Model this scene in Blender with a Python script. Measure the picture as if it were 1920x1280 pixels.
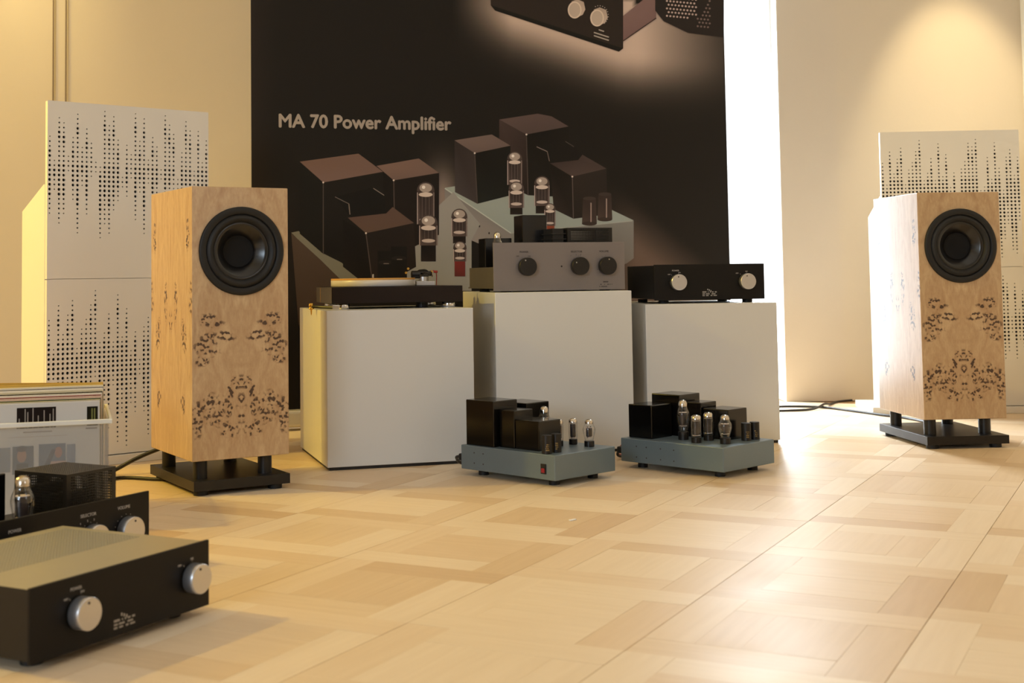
import bpy, bmesh, math, random
from math import pi, sin, cos, radians, sqrt, exp
from mathutils import Matrix, Vector
random.seed(7)
S = bpy.context.scene
C = S.collection
for o in list(bpy.data.objects): bpy.data.objects.remove(o)

# ------------------------------------------------------------------ camera
CAM_H, PITCH, ROLL, FPX, PX, PY = .6243, .0573, .0138, 2464., 894.6, 377.
cd = bpy.data.cameras.new('camera'); cam = bpy.data.objects.new('camera', cd); C.objects.link(cam)
cd.sensor_width = 36; cd.lens = FPX/1920*36
cd.shift_x = (960-PX)/1920; cd.shift_y = (PY-640)/1920
cd.clip_start = .05
up0 = Vector((0, -sin(PITCH), cos(PITCH))); r0 = Vector((1, 0, 0)); fw = Vector((0, cos(PITCH), sin(PITCH)))
R = r0*cos(ROLL) - up0*sin(ROLL); U = r0*sin(ROLL) + up0*cos(ROLL)
M = Matrix((R, U, -fw)).transposed().to_4x4(); M.translation = (0, 0, CAM_H)
cam.matrix_world = M
cd.dof.use_dof = True; cd.dof.focus_distance = 4.4; cd.dof.aperture_fstop = 5.6
S.camera = cam
S.view_settings.view_transform = 'Standard'; S.view_settings.look = 'None'
S.view_settings.gamma = 1; S.view_settings.exposure = 0.0
S.view_settings.use_curve_mapping = False

# ------------------------------------------------------------------ world and lights
W = bpy.data.worlds.new('world'); S.world = W; W.use_nodes = True
W.node_tree.nodes['Background'].inputs[0].default_value = (.93, .97, 1, 1)
W.node_tree.nodes['Background'].inputs[1].default_value = 2.2

def area(name, loc, target, sx, sy, power, col, spread=180):
    l = bpy.data.lights.new(name, 'AREA'); l.shape = 'RECTANGLE'; l.size = sx; l.size_y = sy
    l.energy = power; l.color = col; l.spread = radians(spread)
    o = bpy.data.objects.new(name, l); C.objects.link(o); o.location = loc
    o.rotation_euler = (Vector(target)-Vector(loc)).to_track_quat('-Z', 'Z').to_euler(); return o
def spot(name, loc, target, power, col, ang, blend, rad=.04):
    l = bpy.data.lights.new(name, 'SPOT'); l.energy = power; l.color = col; l.spot_size = radians(ang)
    l.spot_blend = blend; l.shadow_soft_size = rad
    o = bpy.data.objects.new(name, l); C.objects.link(o); o.location = loc
    o.rotation_euler = (Vector(target)-Vector(loc)).to_track_quat('-Z', 'Y').to_euler(); return o
WARM = (1, .70, .11); WARM3 = (1, .80, .36); WARM2 = (1, .82, .48)
area('daylight_door', (1.13, 6.62, 1.2), (1.2, 5, .8), .70, 2.35, 175, (.84, .93, 1))
area('daylight_window_front', (-2.7, -2.55, 1.75), (-1.2, 3, .9), 1.9, 1.7, 124, (.68, .84, 1))
area('right_fill_light', (2.78, .2, 1.75), (0, 2.2, .3), 1.4, 1.6, 4, (.95, .97, 1))  # added weak fill from the unseen right side, not a known window
spot('warm_spot_light_left', (-2.25, 5.5, 2.95), (-2.25, 6.4, 2.05), 66, WARM3, 55, 1)
spot('warm_spot_light_corner', (-3.2, 3.6, 3.0), (-1.6, 6.2, .7), 75, WARM3, 80, .8)
spot('warm_spot_light_side', (-3.5, 3.4, 2.6), (-.7, 3.9, .2), 240, WARM, 95, .9)
spot('warm_spot_light_right', (2.33, 5.7, 2.75), (2.34, 6.1, 1.82), 150, WARM2, 42, .6)
area('overhead_fill_light', (.5, 2.8, 3.1), (.5, 2.8, 0), 3.0, 3.0, 8, (.95, .97, 1))  # added neutral fill from above, no such fixture; lifts the floor
area('warm_lamp_left', (-3.7, 4.0, 1.9), (-.6, 4.2, .5), .7, .9, 42, WARM)

# ------------------------------------------------------------------ materials
def lin(c): return c/12.92 if c <= .04045 else ((c+.055)/1.055)**2.4
def srgb(r, g, b): return (lin(r/255), lin(g/255), lin(b/255), 1)
MATS = {}
def mat(name, col, rough=.5, metal=0, spec=.5, noise=0, nscale=40, bump=0, bscale=400, aniso=0, coat=0, emit=None, brush=None):
    if name in MATS: return MATS[name]
    m = bpy.data.materials.new(name); m.use_nodes = True; nt = m.node_tree; b = nt.nodes['Principled BSDF']
    if len(col) == 3: col = srgb(*col)
    b.inputs['Base Color'].default_value = col; b.inputs['Roughness'].default_value = rough
    b.inputs['Metallic'].default_value = metal; b.inputs['Specular IOR Level'].default_value = spec
    b.inputs['Coat Weight'].default_value = coat
    tc = nt.nodes.new('ShaderNodeTexCoord')
    if noise:
        n = nt.nodes.new('ShaderNodeTexNoise'); n.inputs['Scale'].default_value = nscale; n.inputs['Detail'].default_value = 4
        if brush:
            mp = nt.nodes.new('ShaderNodeMapping'); mp.inputs['Scale'].default_value = brush
            nt.links.new(tc.outputs['Object'], mp.inputs[0]); nt.links.new(mp.outputs[0], n.inputs['Vector'])
        else: nt.links.new(tc.outputs['Object'], n.inputs['Vector'])
        mx = nt.nodes.new('ShaderNodeMix'); mx.data_type = 'RGBA'
        mx.inputs[6].default_value = tuple(c*(1-noise) for c in col[:3])+(1,); mx.inputs[7].default_value = tuple(min(1, c*(1+noise)) for c in col[:3])+(1,)
        nt.links.new(n.outputs['Fac'], mx.inputs[0]); nt.links.new(mx.outputs[2], b.inputs['Base Color'])
    if bump:
        n2 = nt.nodes.new('ShaderNodeTexNoise'); n2.inputs['Scale'].default_value = bscale
        nt.links.new(tc.outputs['Object'], n2.inputs['Vector'])
        bp = nt.nodes.new('ShaderNodeBump'); bp.inputs['Strength'].default_value = bump; bp.inputs['Distance'].default_value = .002
        nt.links.new(n2.outputs['Fac'], bp.inputs['Height']); nt.links.new(bp.outputs[0], b.inputs['Normal'])
    if emit:
        b.inputs['Emission Color'].default_value = emit[:3]+(1,); b.inputs['Emission Strength'].default_value = emit[3]
    MATS[name] = m; return m

plaster = mat('cream_plaster', (208, 194, 174), .85, noise=.03, nscale=3, bump=.15, bscale=60)
white_paint = mat('white_trim_paint', (238, 236, 230), .5, noise=.01)
ceil_m = mat('ceiling_paint', (235, 230, 215), .9, noise=.02, nscale=2)
ped_m = mat('white_lacquer', (216, 214, 210), .38, noise=.012, nscale=5)
dark_base = mat('dark_plinth_base', (28, 24, 22), .6, noise=.1)
panel_m = mat('white_laminate', (222, 216, 206), .45, noise=.01, nscale=8)
felt = mat('black_felt', (14, 12, 11), .95, noise=.2)
black_sat = mat('satin_black_metal', (18, 15, 14), .38, spec=.45, noise=.1, nscale=60, bump=.04, bscale=900)
black_face = mat('black_anodised_panel', (17, 14, 12), .5, spec=.25, noise=.08, nscale=30, brush=(1, 1, 12))
black_gloss = mat('gloss_black_lacquer', (12, 10, 9), .16, spec=.5, noise=.1)
black_rub = mat('black_rubber', (11, 10, 10), .6, noise=.15)
cone_m = mat('gloss_woofer_cone', (16, 14, 14), .25, spec=.6, noise=.1)
grey_face = mat('grey_brushed_aluminium', (128, 120, 118), .42, metal=.25, noise=.05, nscale=30, brush=(1, 1, 30))
grey_body = mat('grey_metal_case', (112, 104, 92), .42, metal=.4, noise=.04)
hammer = mat('blue_grey_hammered_paint', (112, 128, 138), .36, metal=.35, spec=.6, noise=.06, nscale=300, bump=.1, bscale=500)
alu = mat('brushed_aluminium', (205, 203, 204), .32, metal=.85, noise=.03, nscale=50, brush=(40, 2, 2))
chrome = mat('polished_chrome', (225, 225, 228), .12, metal=1, noise=.01)
gold = mat('gold_plating', (214, 170, 84), .25, metal=1, noise=.02)
white_ink = mat('pale_lettering_ink', (178, 170, 162), .6, noise=.02)
dark_ink = mat('dark_lettering_ink', (62, 56, 56), .6, noise=.02)
gold_ink = mat('gold_label_ink', (150, 120, 62), .5, noise=.1)
red_glow = mat('red_switch_lamp', (110, 12, 22), .3, noise=.02, emit=(.8, .02, .05, .12))
red_pl = mat('red_plastic', (150, 30, 28), .4, noise=.05)
bakelite = mat('black_bakelite', (20, 16, 15), .3, noise=.1)
anode = mat('blackened_anode_plate', (62, 56, 58), .45, metal=.5, noise=.15)
getter = mat('silver_getter', (215, 205, 190), .18, metal=1, noise=.05)
mica = mat('mica_disc', (205, 190, 180), .5, noise=.05)
cork = mat('tan_leather_mat', (214, 160, 84), .7, noise=.06, nscale=120, bump=.1)
cable_m = mat('black_cable_sheath', (24, 21, 20), .45, noise=.1)
rod_m = mat('grey_brown_conduit', (128, 108, 84), .5, noise=.05)
card_y = mat('yellow_card', (205, 165, 80), .7, noise=.05)
silver_pl = mat('pale_silver_cassette', (205, 198, 186), .35, metal=.5, noise=.03)
paper_w = mat('white_paper', (240, 238, 240), .7, noise=.02)

def wood_mat(name, ellipses, base1, base2, grain=(3, 1)):
    m = bpy.data.materials.new(name); m.use_nodes = True; nt = m.node_tree; N = nt.nodes; L = nt.links
    b = N['Principled BSDF']; b.inputs['Roughness'].default_value = .34; b.inputs['Coat Weight'].default_value = .25; b.inputs['Coat Roughness'].default_value = .2
    uv = N.new('ShaderNodeUVMap'); uv.uv_map = 'UVMap'
    sx = N.new('ShaderNodeSeparateXYZ'); L.new(uv.outputs[0], sx.inputs[0])
    def mth(op, a, bb=None, cl=False):
        n = N.new('ShaderNodeMath'); n.operation = op; n.use_clamp = cl
        for i, v in enumerate((a, bb)):
            if v is None: continue
            if isinstance(v, (int, float)): n.inputs[i].default_value = v
            else: L.new(v, n.inputs[i])
        return n.outputs[0]
    ax = mth('ABSOLUTE', sx.outputs[0]); z = sx.outputs[1]
    cv = N.new('ShaderNodeCombineXYZ'); L.new(ax, cv.inputs[0]); L.new(z, cv.inputs[1])
    def noise(scale, detail, vec, sc=(1, 1, 1), dist=0):
        mp = N.new('ShaderNodeMapping'); mp.inputs['Scale'].default_value = sc; L.new(vec, mp.inputs[0])
        n = N.new('ShaderNodeTexNoise'); n.inputs['Scale'].default_value = scale; n.inputs['Detail'].default_value = detail
        n.inputs['Distortion'].default_value = dist; L.new(mp.outputs[0], n.inputs['Vector']); return n
    wob = noise(28, 2, cv.outputs[0])
    mask = None
    for (cx, cz, rx, rz, rot) in ellipses:
        c_, s_ = cos(rot), sin(rot)
        dx = mth('SUBTRACT', ax, cx); dz = mth('SUBTRACT', z, cz)
        a = mth('DIVIDE', mth('ADD', mth('MULTIPLY', dx, c_), mth('MULTIPLY', dz, s_)), rx)
        q = mth('DIVIDE', mth('SUBTRACT', mth('MULTIPLY', dz, c_), mth('MULTIPLY', dx, s_)), rz)
        d = mth('SQRT', mth('ADD', mth('MULTIPLY', a, a), mth('MULTIPLY', q, q)))
        e = mth('SUBTRACT', 1.25, d)
        mask = e if mask is None else mth('MAXIMUM', mask, e)
    mask = mth('ADD', mask, mth('MULTIPLY', mth('SUBTRACT', wob.outputs['Fac'], .5), 1.6))
    mask = mth('MULTIPLY', mask, 2.2, True)
    vo = N.new('ShaderNodeTexVoronoi'); vo.inputs['Scale'].default_value = 88
    wv = N.new('ShaderNodeVectorMath'); wv.operation = 'ADD'; L.new(cv.outputs[0], wv.inputs[0])
    w2 = noise(60, 2, cv.outputs[0]); ws = N.new('ShaderNodeVectorMath'); ws.operation = 'SCALE'; ws.inputs['Scale'].default_value = .006
    L.new(w2.outputs['Color'], ws.inputs[0]); L.new(ws.outputs[0], wv.inputs[1]); L.new(wv.outputs[0], vo.inputs['Vector'])
    big = noise(75, 1, cv.outputs[0])
    rad_ = mth('ADD', .2, mth('MULTIPLY', mth('SUBTRACT', big.outputs['Fac'], .38), 1.9))
    sp = mth('MULTIPLY', mth('SUBTRACT', rad_, vo.outputs['Distance']), 7, True)
    halo = mth('MULTIPLY', mth('SUBTRACT', mth('ADD', rad_, .3), vo.outputs['Distance']), 1.6, True)
    spots = mth('MULTIPLY', sp, mask); halo = mth('MULTIPLY', mth('MULTIPLY', halo, mask), .7)
    g1 = noise(9, 6, cv.outputs[0], (grain[0], grain[1], 1), 1.2); g2 = noise(60, 4, cv.outputs[0], (grain[0], grain[1], 1), .5)
    r = N.new('ShaderNodeValToRGB'); r.color_ramp.elements[0].position = .3; r.color_ramp.elements[1].position = .72
    r.color_ramp.elements[0].color = base1; r.color_ramp.elements[1].color = base2
    L.new(mth('ADD', mth('MULTIPLY', g1.outputs['Fac'], .7), mth('MULTIPLY', g2.outputs['Fac'], .3)), r.inputs[0])
    def mix(f, a, c):
        x = N.new('ShaderNodeMix'); x.data_type = 'RGBA'; L.new(f, x.inputs[0]); L.new(a, x.inputs[6]); x.inputs[7].default_value = c; return x.outputs[2]
    c1 = mix(halo, r.outputs[0], srgb(140, 100, 66)); c2 = mix(mth('MULTIPLY', spots, .93), c1, srgb(58, 38, 30))
    L.new(c2, b.inputs['Base Color']); MATS[name] = m; return m
VEN1, VEN2 = srgb(170, 134, 96), srgb(206, 176, 136)
burl_front = wood_mat('burl_veneer_front', [(.095, .405, .038, .018, .3), (.105, .335, .036, .034, -.5), (.05, .36, .03, .014, .2), (.118, .29, .022, .014, 0),
    (.0, .222, .036, .02, 0), (.034, .198, .014, .022, 0), (.0, .15, .016, .045, 0), (.036, .155, .01, .04, 0), (.1, .155, .018, .04, .1), (.076, .12, .03, .025, -.4), (.06, .165, .02, .02, 0), (.135, .12, .016, .05, 0), (.036, .082, .028, .022, .2)], VEN1, VEN2)
burl_side = wood_mat('burl_veneer_side', [(.05, .47, .014, .055, 0), (.0, .40, .02, .03, 0), (.13, .36, .02, .05, .2), (.2, .47, .018, .045, 0), (.12, .16, .018, .03, .1), (.165, .66, .014, .05, 0)], VEN1, VEN2, (6, 1))

def floor_mat(name, ang):
    m = bpy.data.materials.new(name); m.use_nodes = True; nt = m.node_tree; N = nt.nodes; L = nt.links
    b = N['Principled BSDF']
    at = N.new('ShaderNodeAttribute'); at.attribute_name = 'tone'
    ge = N.new('ShaderNodeNewGeometry'); mp = N.new('ShaderNodeMapping'); mp.vector_type = 'TEXTURE'
    mp.inputs['Rotation'].default_value = (0, 0, ang); L.new(ge.outputs['Position'], mp.inputs[0])
    m2 = N.new('ShaderNodeMapping'); m2.inputs['Scale'].default_value = (2.5, 40, 1); L.new(mp.outputs[0], m2.inputs[0])
    n = N.new('ShaderNodeTexNoise'); n.inputs['Scale'].default_value = 1.6; n.inputs['Detail'].default_value = 6; n.inputs['Distortion'].default_value = .4
    L.new(m2.outputs[0], n.inputs['Vector'])
    mx = N.new('ShaderNodeMix'); mx.data_type = 'RGBA'; mx.blend_type = 'MULTIPLY'; mx.inputs[0].default_value = 1
    r = N.new('ShaderNodeValToRGB'); r.color_ramp.elements[0].color = (.95, .935, .91, 1); r.color_ramp.elements[1].color = (1.0, 1.0, 1.0, 1)
    r.color_ramp.elements[0].position = .3; r.color_ramp.elements[1].position = .65
    L.new(n.outputs['Fac'], r.inputs[0]); L.new(at.outputs['Color'], mx.inputs[6]); L.new(r.outputs[0], mx.inputs[7])
    L.new(mx.outputs[2], b.inputs['Base Color'])
    n3 = N.new('ShaderNodeTexNoise'); n3.inputs['Scale'].default_value = 5; L.new(ge.outputs['Position'], n3.inputs['Vector'])
    mr = N.new('ShaderNodeMapRange'); mr.inputs[3].default_value = .34; mr.inputs[4].default_value = .48; L.new(n3.outputs['Fac'], mr.inputs[0]); L.new(mr.outputs[0], b.inputs['Roughness'])
    b.inputs['Specular IOR Level'].default_value = .2
    return m
TH = radians(62.3)
floor_t = floor_mat('parquet_lengthwise', TH); floor_n = floor_mat('parquet_crosswise', TH-pi/2)
subfloor_m = mat('dark_joint_filler', (172, 136, 92), .8, noise=.1)

def attr_mat(name, rough=.45):
    m = bpy.data.materials.new(name); m.use_nodes = True; nt = m.node_tree; b = nt.nodes['Principled BSDF']
    a = nt.nodes.new('ShaderNodeAttribute'); a.attribute_name = 'Col'; nt.links.new(a.outputs['Color'], b.inputs['Base Color'])
    b.inputs['Roughness'].default_value = rough; b.inputs['Specular IOR Level'].default_value = .15; return m
print_m = attr_mat('printed_vinyl'); sleeve_m = attr_mat('printed_sleeve', .3)

def glass_mat(name, tint=(1, 1, 1, 1), rough=.02, fac=.12, milky=0, milkcol=(.9, .9, .88, 1)):
    m = bpy.data.materials.new(name); m.use_nodes = True; nt = m.node_tree; N = nt.nodes; L = nt.links
    out = N['Material Output']; N.remove(N['Principled BSDF'])
    t = N.new('ShaderNodeBsdfTransparent'); t.inputs[0].default_value = tint
    g = N.new('ShaderNodeBsdfGlossy'); g.inputs['Roughness'].default_value = rough
    lw = N.new('ShaderNodeLayerWeight'); lw.inputs[0].default_value = .25
    ma = N.new('ShaderNodeMath'); ma.operation = 'MULTIPLY_ADD'; ma.inputs[1].default_value = .7; ma.inputs[2].default_value = fac; ma.use_clamp = True
    L.new(lw.outputs['Facing'], ma.inputs[0])
    x = N.new('ShaderNodeMixShader'); L.new(ma.outputs[0], x.inputs[0]); L.new(t.outputs[0], x.inputs[1]); L.new(g.outputs[0], x.inputs[2])
    last = x
    if milky:
        d = N.new('ShaderNodeBsdfDiffuse'); d.inputs[0].default_value = milkcol
        x2 = N.new('ShaderNodeMixShader'); x2.inputs[0].default_value = milky; L.new(x.outputs[0], x2.inputs[1]); L.new(d.outputs[0], x2.inputs[2]); last = x2
    L.new(last.outputs[0], out.inputs[0]); return m
glass = glass_mat('clear_valve_glass', fac=.05); pane_m = glass_mat('window_glass', fac=.02)
crate_m = glass_mat('frosted_clear_plastic', (.95, .94, .92, 1), .25, .02, .12); crate_rim = glass_mat('frosted_plastic_rim', (.9, .9, .88, 1), .3, .05, .62)

# ------------------------------------------------------------------ mesh helpers
def link(name, me, mats, parent=None):
    o = bpy.data.objects.new(name, me); C.objects.link(o)
    for m in (mats if isinstance(mats, (list, tuple)) else [mats]): me.materials.append(m)
    if parent: o.parent = parent
    return o
def obj(name, bm, mats, parent=None, smooth=False, loc=None, rot=None):
    me = bpy.data.meshes.new(name); bm.normal_update(); bm.to_mesh(me); bm.free()
    if smooth:
        for p in me.polygons: p.use_smooth = True
    o = link(name, me, mats, parent)
    if loc: o.location = loc
    if rot: o.rotation_euler = rot
    return o
def tag(o, label=None, cat=None, group=None, kind=None):
    if label: o['label'] = label
    if cat: o['category'] = cat
    if group: o['group'] = group
    if kind: o['kind'] = kind
    return o
def thing(name, label, cat, loc=(0, 0, 0), rz=0, group=None):
    o = bpy.data.objects.new(name, None); C.objects.link(o); o.empty_display_size = .1
    o.location = loc; o.rotation_euler = (0, 0, rz); return tag(o, label, cat, group)
def bx(bm, x0, x1, y0, y1, z0, z1, bev=0, seg=2, mi=0):
    v = [bm.verts.new(p) for p in ((x0, y0, z0), (x1, y0, z0), (x1, y1, z0), (x0, y1, z0), (x0, y0, z1), (x1, y0, z1), (x1, y1, z1), (x0, y1, z1))]
    fs = [bm.faces.new([v[i] for i in q]) for q in ((0, 3, 2, 1), (4, 5, 6, 7), (0, 1, 5, 4), (1, 2, 6, 5), (2, 3, 7, 6), (3, 0, 4, 7))]
    for f in fs: f.material_index = mi
    if bev:
        es = list({e for f in fs for e in f.edges})
        bmesh.ops.bevel(bm, geom=es, offset=bev, segments=seg, affect='EDGES', profile=.5)
    return bm
def box(name, x0, x1, y0, y1, z0, z1, m, parent=None, bev=.001, seg=2):
    return obj(name, bx(bmesh.new(), x0, x1, y0, y1, z0, z1, bev, seg), m, parent)
def lathe(bm, prof, n=32, axis='z', c=(0, 0, 0), closed=True):
    rings = []
    for (r, h) in prof:
        ring = []
        if r < 1e-6:
            ring = [None]; p = (0, 0, h)
            q = {'z': (0, 0, h), 'y': (0, h, 0), 'x': (h, 0, 0)}[axis]; ring = [bm.verts.new((q[0]+c[0], q[1]+c[1], q[2]+c[2]))]
        else:
            for i in range(n):
                a = 2*pi*i/n; u, w = r*cos(a), r*sin(a)
                q = {'z': (u, w, h), 'y': (u, h, w), 'x': (h, u, w)}[axis]
                ring.append(bm.verts.new((q[0]+c[0], q[1]+c[1], q[2]+c[2])))
        rings.append(ring)
    for a, b in zip(rings, rings[1:]):
        for i in range(n):
            j = (i+1) % n
            if len(a) == 1 and len(b) == 1: continue
            if len(a) == 1: bm.faces.new((a[0], b[i], b[j]))
            elif len(b) == 1: bm.faces.new((a[i], a[j], b[0]))
            else: bm.faces.new((a[i], a[j], b[j], b[i]))
    bmesh.ops.recalc_face_normals(bm, faces=bm.faces); return bm
def cyl(bm, r, h0, h1, c=(0, 0, 0), axis='z', n=24, bev=0):
    if bev: return lathe(bm, [(0, h0), (r-bev, h0), (r, h0+bev), (r, h1-bev), (r-bev, h1), (0, h1)], n, axis, c)
    return lathe(bm, [(0, h0), (r, h0), (r, h1), (0, h1)], n, axis, c)
def tube(bm, pts, r, n=10):
    P = [Vector(p) for p in pts]; Q = [P[0]]
    for i in range(len(P)-1):
        p0 = P[max(i-1, 0)]; p1 = P[i]; p2 = P[i+1]; p3 = P[min(i+2, len(P)-1)]
        for k in range(1, 9):
            t = k/8; Q.append(.5*((2*p1)+(-p0+p2)*t+(2*p0-5*p1+4*p2-p3)*t*t+(-p0+3*p1-3*p2+p3)*t**3))
    rings = []
    for i, p in enumerate(Q):
        d = (Q[min(i+1, len(Q)-1)]-Q[max(i-1, 0)]).normalized()
        a = d.cross(Vector((0, 0, 1)));  a = a.normalized() if a.length > 1e-4 else Vector((1, 0, 0)); b = d.cross(a).normalized()
        rings.append([bm.verts.new(p+a*r*cos(2*pi*k/n)+b*r*sin(2*pi*k/n)) for k in range(n)])
    for u, w in zip(rings, rings[1:]):
        for k in range(n): bm.faces.new((u[k], u[(k+1) % n], w[(k+1) % n], w[k]))
    bm.faces.new(rings[0]); bm.faces.new(rings[-1][::-1]); bmesh.ops.recalc_face_normals(bm, faces=bm.faces); return bm
def text(name, s, size, m, parent, loc, rot=(pi/2, 0, 0), align='CENTER', ext=.0002, bold=0, sx=1, shear=0):
    cu = bpy.data.curves.new(name, 'FONT'); cu.body = s; cu.size = size; cu.align_x = align; cu.extrude = ext; cu.shear = shear
    cu.resolution_u = 3
    t = bpy.data.objects.new(name, cu); C.objects.link(t); bpy.context.view_layer.update()
    me = bpy.data.meshes.new_from_object(t); bpy.data.objects.remove(t)
    if bold:
        bm = bmesh.new(); bm.from_mesh(me); g = bm.verts[:]+bm.edges[:]+bm.faces[:]
        for k, (dx, dy) in enumerate(((-bold, 0), (bold, 0), (0, -bold), (0, bold))):
            r_ = bmesh.ops.duplicate(bm, geom=g); bmesh.ops.translate(bm, verts=[v for v in r_['geom'] if isinstance(v, bmesh.types.BMVert)], vec=(dx, dy, (k+1)*.00002))
        bm.to_mesh(me); bm.free()
    o = link(name, me, m, parent); me.materials.clear(); me.materials.append(m); o.location = loc; o.rotation_euler = rot; o.scale = (sx, 1, 1); return o
def perf_cells(bm, u0, v0, cells, pitch, f, depth, n=10):
    """sheet made of square cells, each with a round hole of its own radius (0 = plain); f(u, v, d) gives the point"""
    ang = [2*pi*k/n for k in range(n)]   # n is a multiple of 8, so the cell corners are met
    for (i, j), r in cells.items():
        x, y = u0+i*pitch, v0+j*pitch; h = pitch/2
        if r <= 0:
            bm.faces.new([bm.verts.new(f(x+a*h, y+b*h, 0)) for a, b in ((-1, -1), (1, -1), (1, 1), (-1, 1))]); continue
        inn = [bm.verts.new(f(x+r*cos(a), y+r*sin(a), 0)) for a in ang]
        deep = [bm.verts.new(f(x+r*cos(a), y+r*sin(a), depth)) for a in ang]
        out = []
        for a in ang:
            c_, s_ = cos(a), sin(a); k = h/max(abs(c_), abs(s_)); out.append(bm.verts.new(f(x+k*c_, y+k*s_, 0)))
        for k in range(n):
            l = (k+1) % n; bm.faces.new((inn[k], out[k], out[l], inn[l])); bm.faces.new((deep[k], inn[k], inn[l], deep[l]))
    return bm

# ------------------------------------------------------------------ room
X0, X1, Y0, Y1, ZC = -4.0, 2.70, -2.5, 6.4, 3.2
def room_part(name, m, *boxes, bev=0):
    bm = bmesh.new()
    for b in boxes: bx(bm, *b)
    return tag(obj(name, bm, m), kind='structure')
DX0, DX1, DZ = .76, 1.485, 2.45
room_part('wall_back', plaster, (X0, DX0, Y1, Y1+.2, 0, ZC), (DX1, X1+.2, Y1, Y1+.2, 0, ZC), (DX0, DX1, Y1, Y1+.2, DZ, ZC))
room_part('wall_left', plaster, (X0-.2, X0, Y0-.2, Y1+.2, 0, ZC))
WY0, WY1 = -.5, .9
room_part('wall_right', plaster, (X1, X1+.2, Y0-.2, WY0, 0, ZC), (X1, X1+.2, WY1, Y1+.2, 0, ZC), (X1, X1+.2, WY0, WY1, 0, .95), (X1, X1+.2, WY0, WY1, 2.55, ZC))
room_part('wall_front', plaster, (X0, -3.65, Y0-.2, Y0, 0, ZC), (-1.75, X1+.2, Y0-.2, Y0, 0, ZC), (-3.65, -1.75, Y0-.2, Y0, 0, .9), (-3.65, -1.75, Y0-.2, Y0, 2.6, ZC))
room_part('ceiling', ceil_m, (X0-.2, X1+.2, Y0-.2, Y1+.2, ZC, ZC+.15))
fl = room_part('floor', subfloor_m, (X0-.2, X1+.2, Y0-.2, Y1+.3, -.08, -.004))
def frame(name, pane, horizontal, a0, a1, z0, z1, p, mull):
    """white window or door frame with panes, lying in a wall; horizontal: along x at y=p, else along y at x=p"""
    fr = bmesh.new(); w = .05
    def b(bm, s0, s1, q0, q1, d=.06):
        if horizontal: bx(bm, s0, s1, p, p+d, q0, q1, .002, 1)
        else: bx(bm, p, p+d, s0, s1, q0, q1, .002, 1)
    b(fr, a0, a0+.008 if mull == 0 else a0+w, z0, z1); b(fr, a1-(.008 if mull == 0 else w), a1, z0, z1)
    b(fr, a0+w, a1-w, z1-w, z1)
    if mull:
        b(fr, a0+w, a1-w, z0, z0+w)
        for k in range(1, mull): x = a0+(a1-a0)*k/mull; b(fr, x-.025, x+.025, z0+w, z1-w)
    o = tag(obj(name, fr, white_paint), kind='structure')
    g = bmesh.new()
    if horizontal: bx(g, a0+.008, a1-.008, p+.025, p+.031, z0, z1-w)
    else: bx(g, p+.025, p+.031, a0+.008, a1-.008, z0, z1-w)
    obj('pane', g, pane, o); return o
frame('door_1', pane_m, True, DX0, DX1, 0, DZ, Y1+.12, 0)
frame('window_1', pane_m, True, -3.65, -1.75, .9, 2.6, Y0-.12, 2)
frame('added_window', pane_m, False, WY0, WY1, .95, 2.55, X1+.08, 2)  # added opening that goes with the right-hand fill, unseen
tr = bmesh.new(); bx(tr, X1-.018, X1, Y1-.3, Y1, 0, ZC, .003, 1)
tag(obj('trim_1', tr, white_paint), kind='structure')
for n_, q in (('trim_2', (DX1-.004, DX1, Y1+.001, Y1+.12, 0, DZ)), ('trim_3', (DX0, DX0+.004, Y1+.001, Y1+.12, 0, DZ))):
    tr = bmesh.new(); bx(tr, *q); tag(obj(n_, tr, white_paint), kind='structure')

# parquet: pinwheel modules, every board its own piece near the camera
T = Vector((cos(TH), sin(TH), 0)); NN = Vector((sin(TH), -cos(TH), 0))
MOD, SW, OFFN, OFFT = .42, .09, -1.247, 2.08
TONES = [srgb(*c) for c in ((228, 202, 168), (232, 208, 176), (223, 196, 160), (237, 216, 187), (217, 188, 151), (229, 204, 170))]
def boards(x, y):
    g = .0003
    a, b = MOD, SW
    L_ = [('N', 0, a-b, 0, b), ('T', a-b, a, 0, a-b), ('N', b, a, a-b, a), ('T', 0, b, b, a)]
    if (x+y) % 2: L_ += [('T', b+(a-2*b)*k/3, b+(a-2*b)*(k+1)/3, b, a-b) for k in range(3)]
    else: L_ += [('N', b, a-b, b+(a-2*b)*k/3, b+(a-2*b)*(k+1)/3) for k in range(3)]
    out = []
    for k, (d, n0, n1, t0, t1) in enumerate(L_):
        e = g if k < 4 else .00012
        out.append((d, n0+(.0013 if n0 == 0 else e), n1-e, t0+e, t1-e))
    return out
cells = []
for i in range(-14, 16):
    for j in range(-12, 16):
        for k, (d, n0, n1, t0, t1) in enumerate(boards(i, j)):
            P = NN*(OFFN+MOD*i+(n0+n1)/2)+T*(OFFT+MOD*j+(t0+t1)/2)
            if not (X0+.25 < P.x < X1-.2 and Y0+.25 < P.y < Y1-.02): continue
            cells.append((P, d, n1-n0, t1-t0, i, j, k))
def seen(P):
    if P.y < 1.7: return False
    u = PX+FPX*P.x/P.y
    return -60 < u < 1980
vis = [c for c in cells if seen(c[0])]; vis.sort(key=lambda c: c[0].y)
near = vis[:296]; nearset = {(c[4], c[5], c[6]) for c in near}
def tone(i, j, k):
    rnd = random.Random(i*7919+j*104729+k*31); t = rnd.choice(TONES)
    if k > 3: t = random.Random(i*613+j*271).choice(TONES)
    if rnd.random() < .25 and k < 4: t = TONES[3]
    return t
board_mesh = {}
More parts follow.
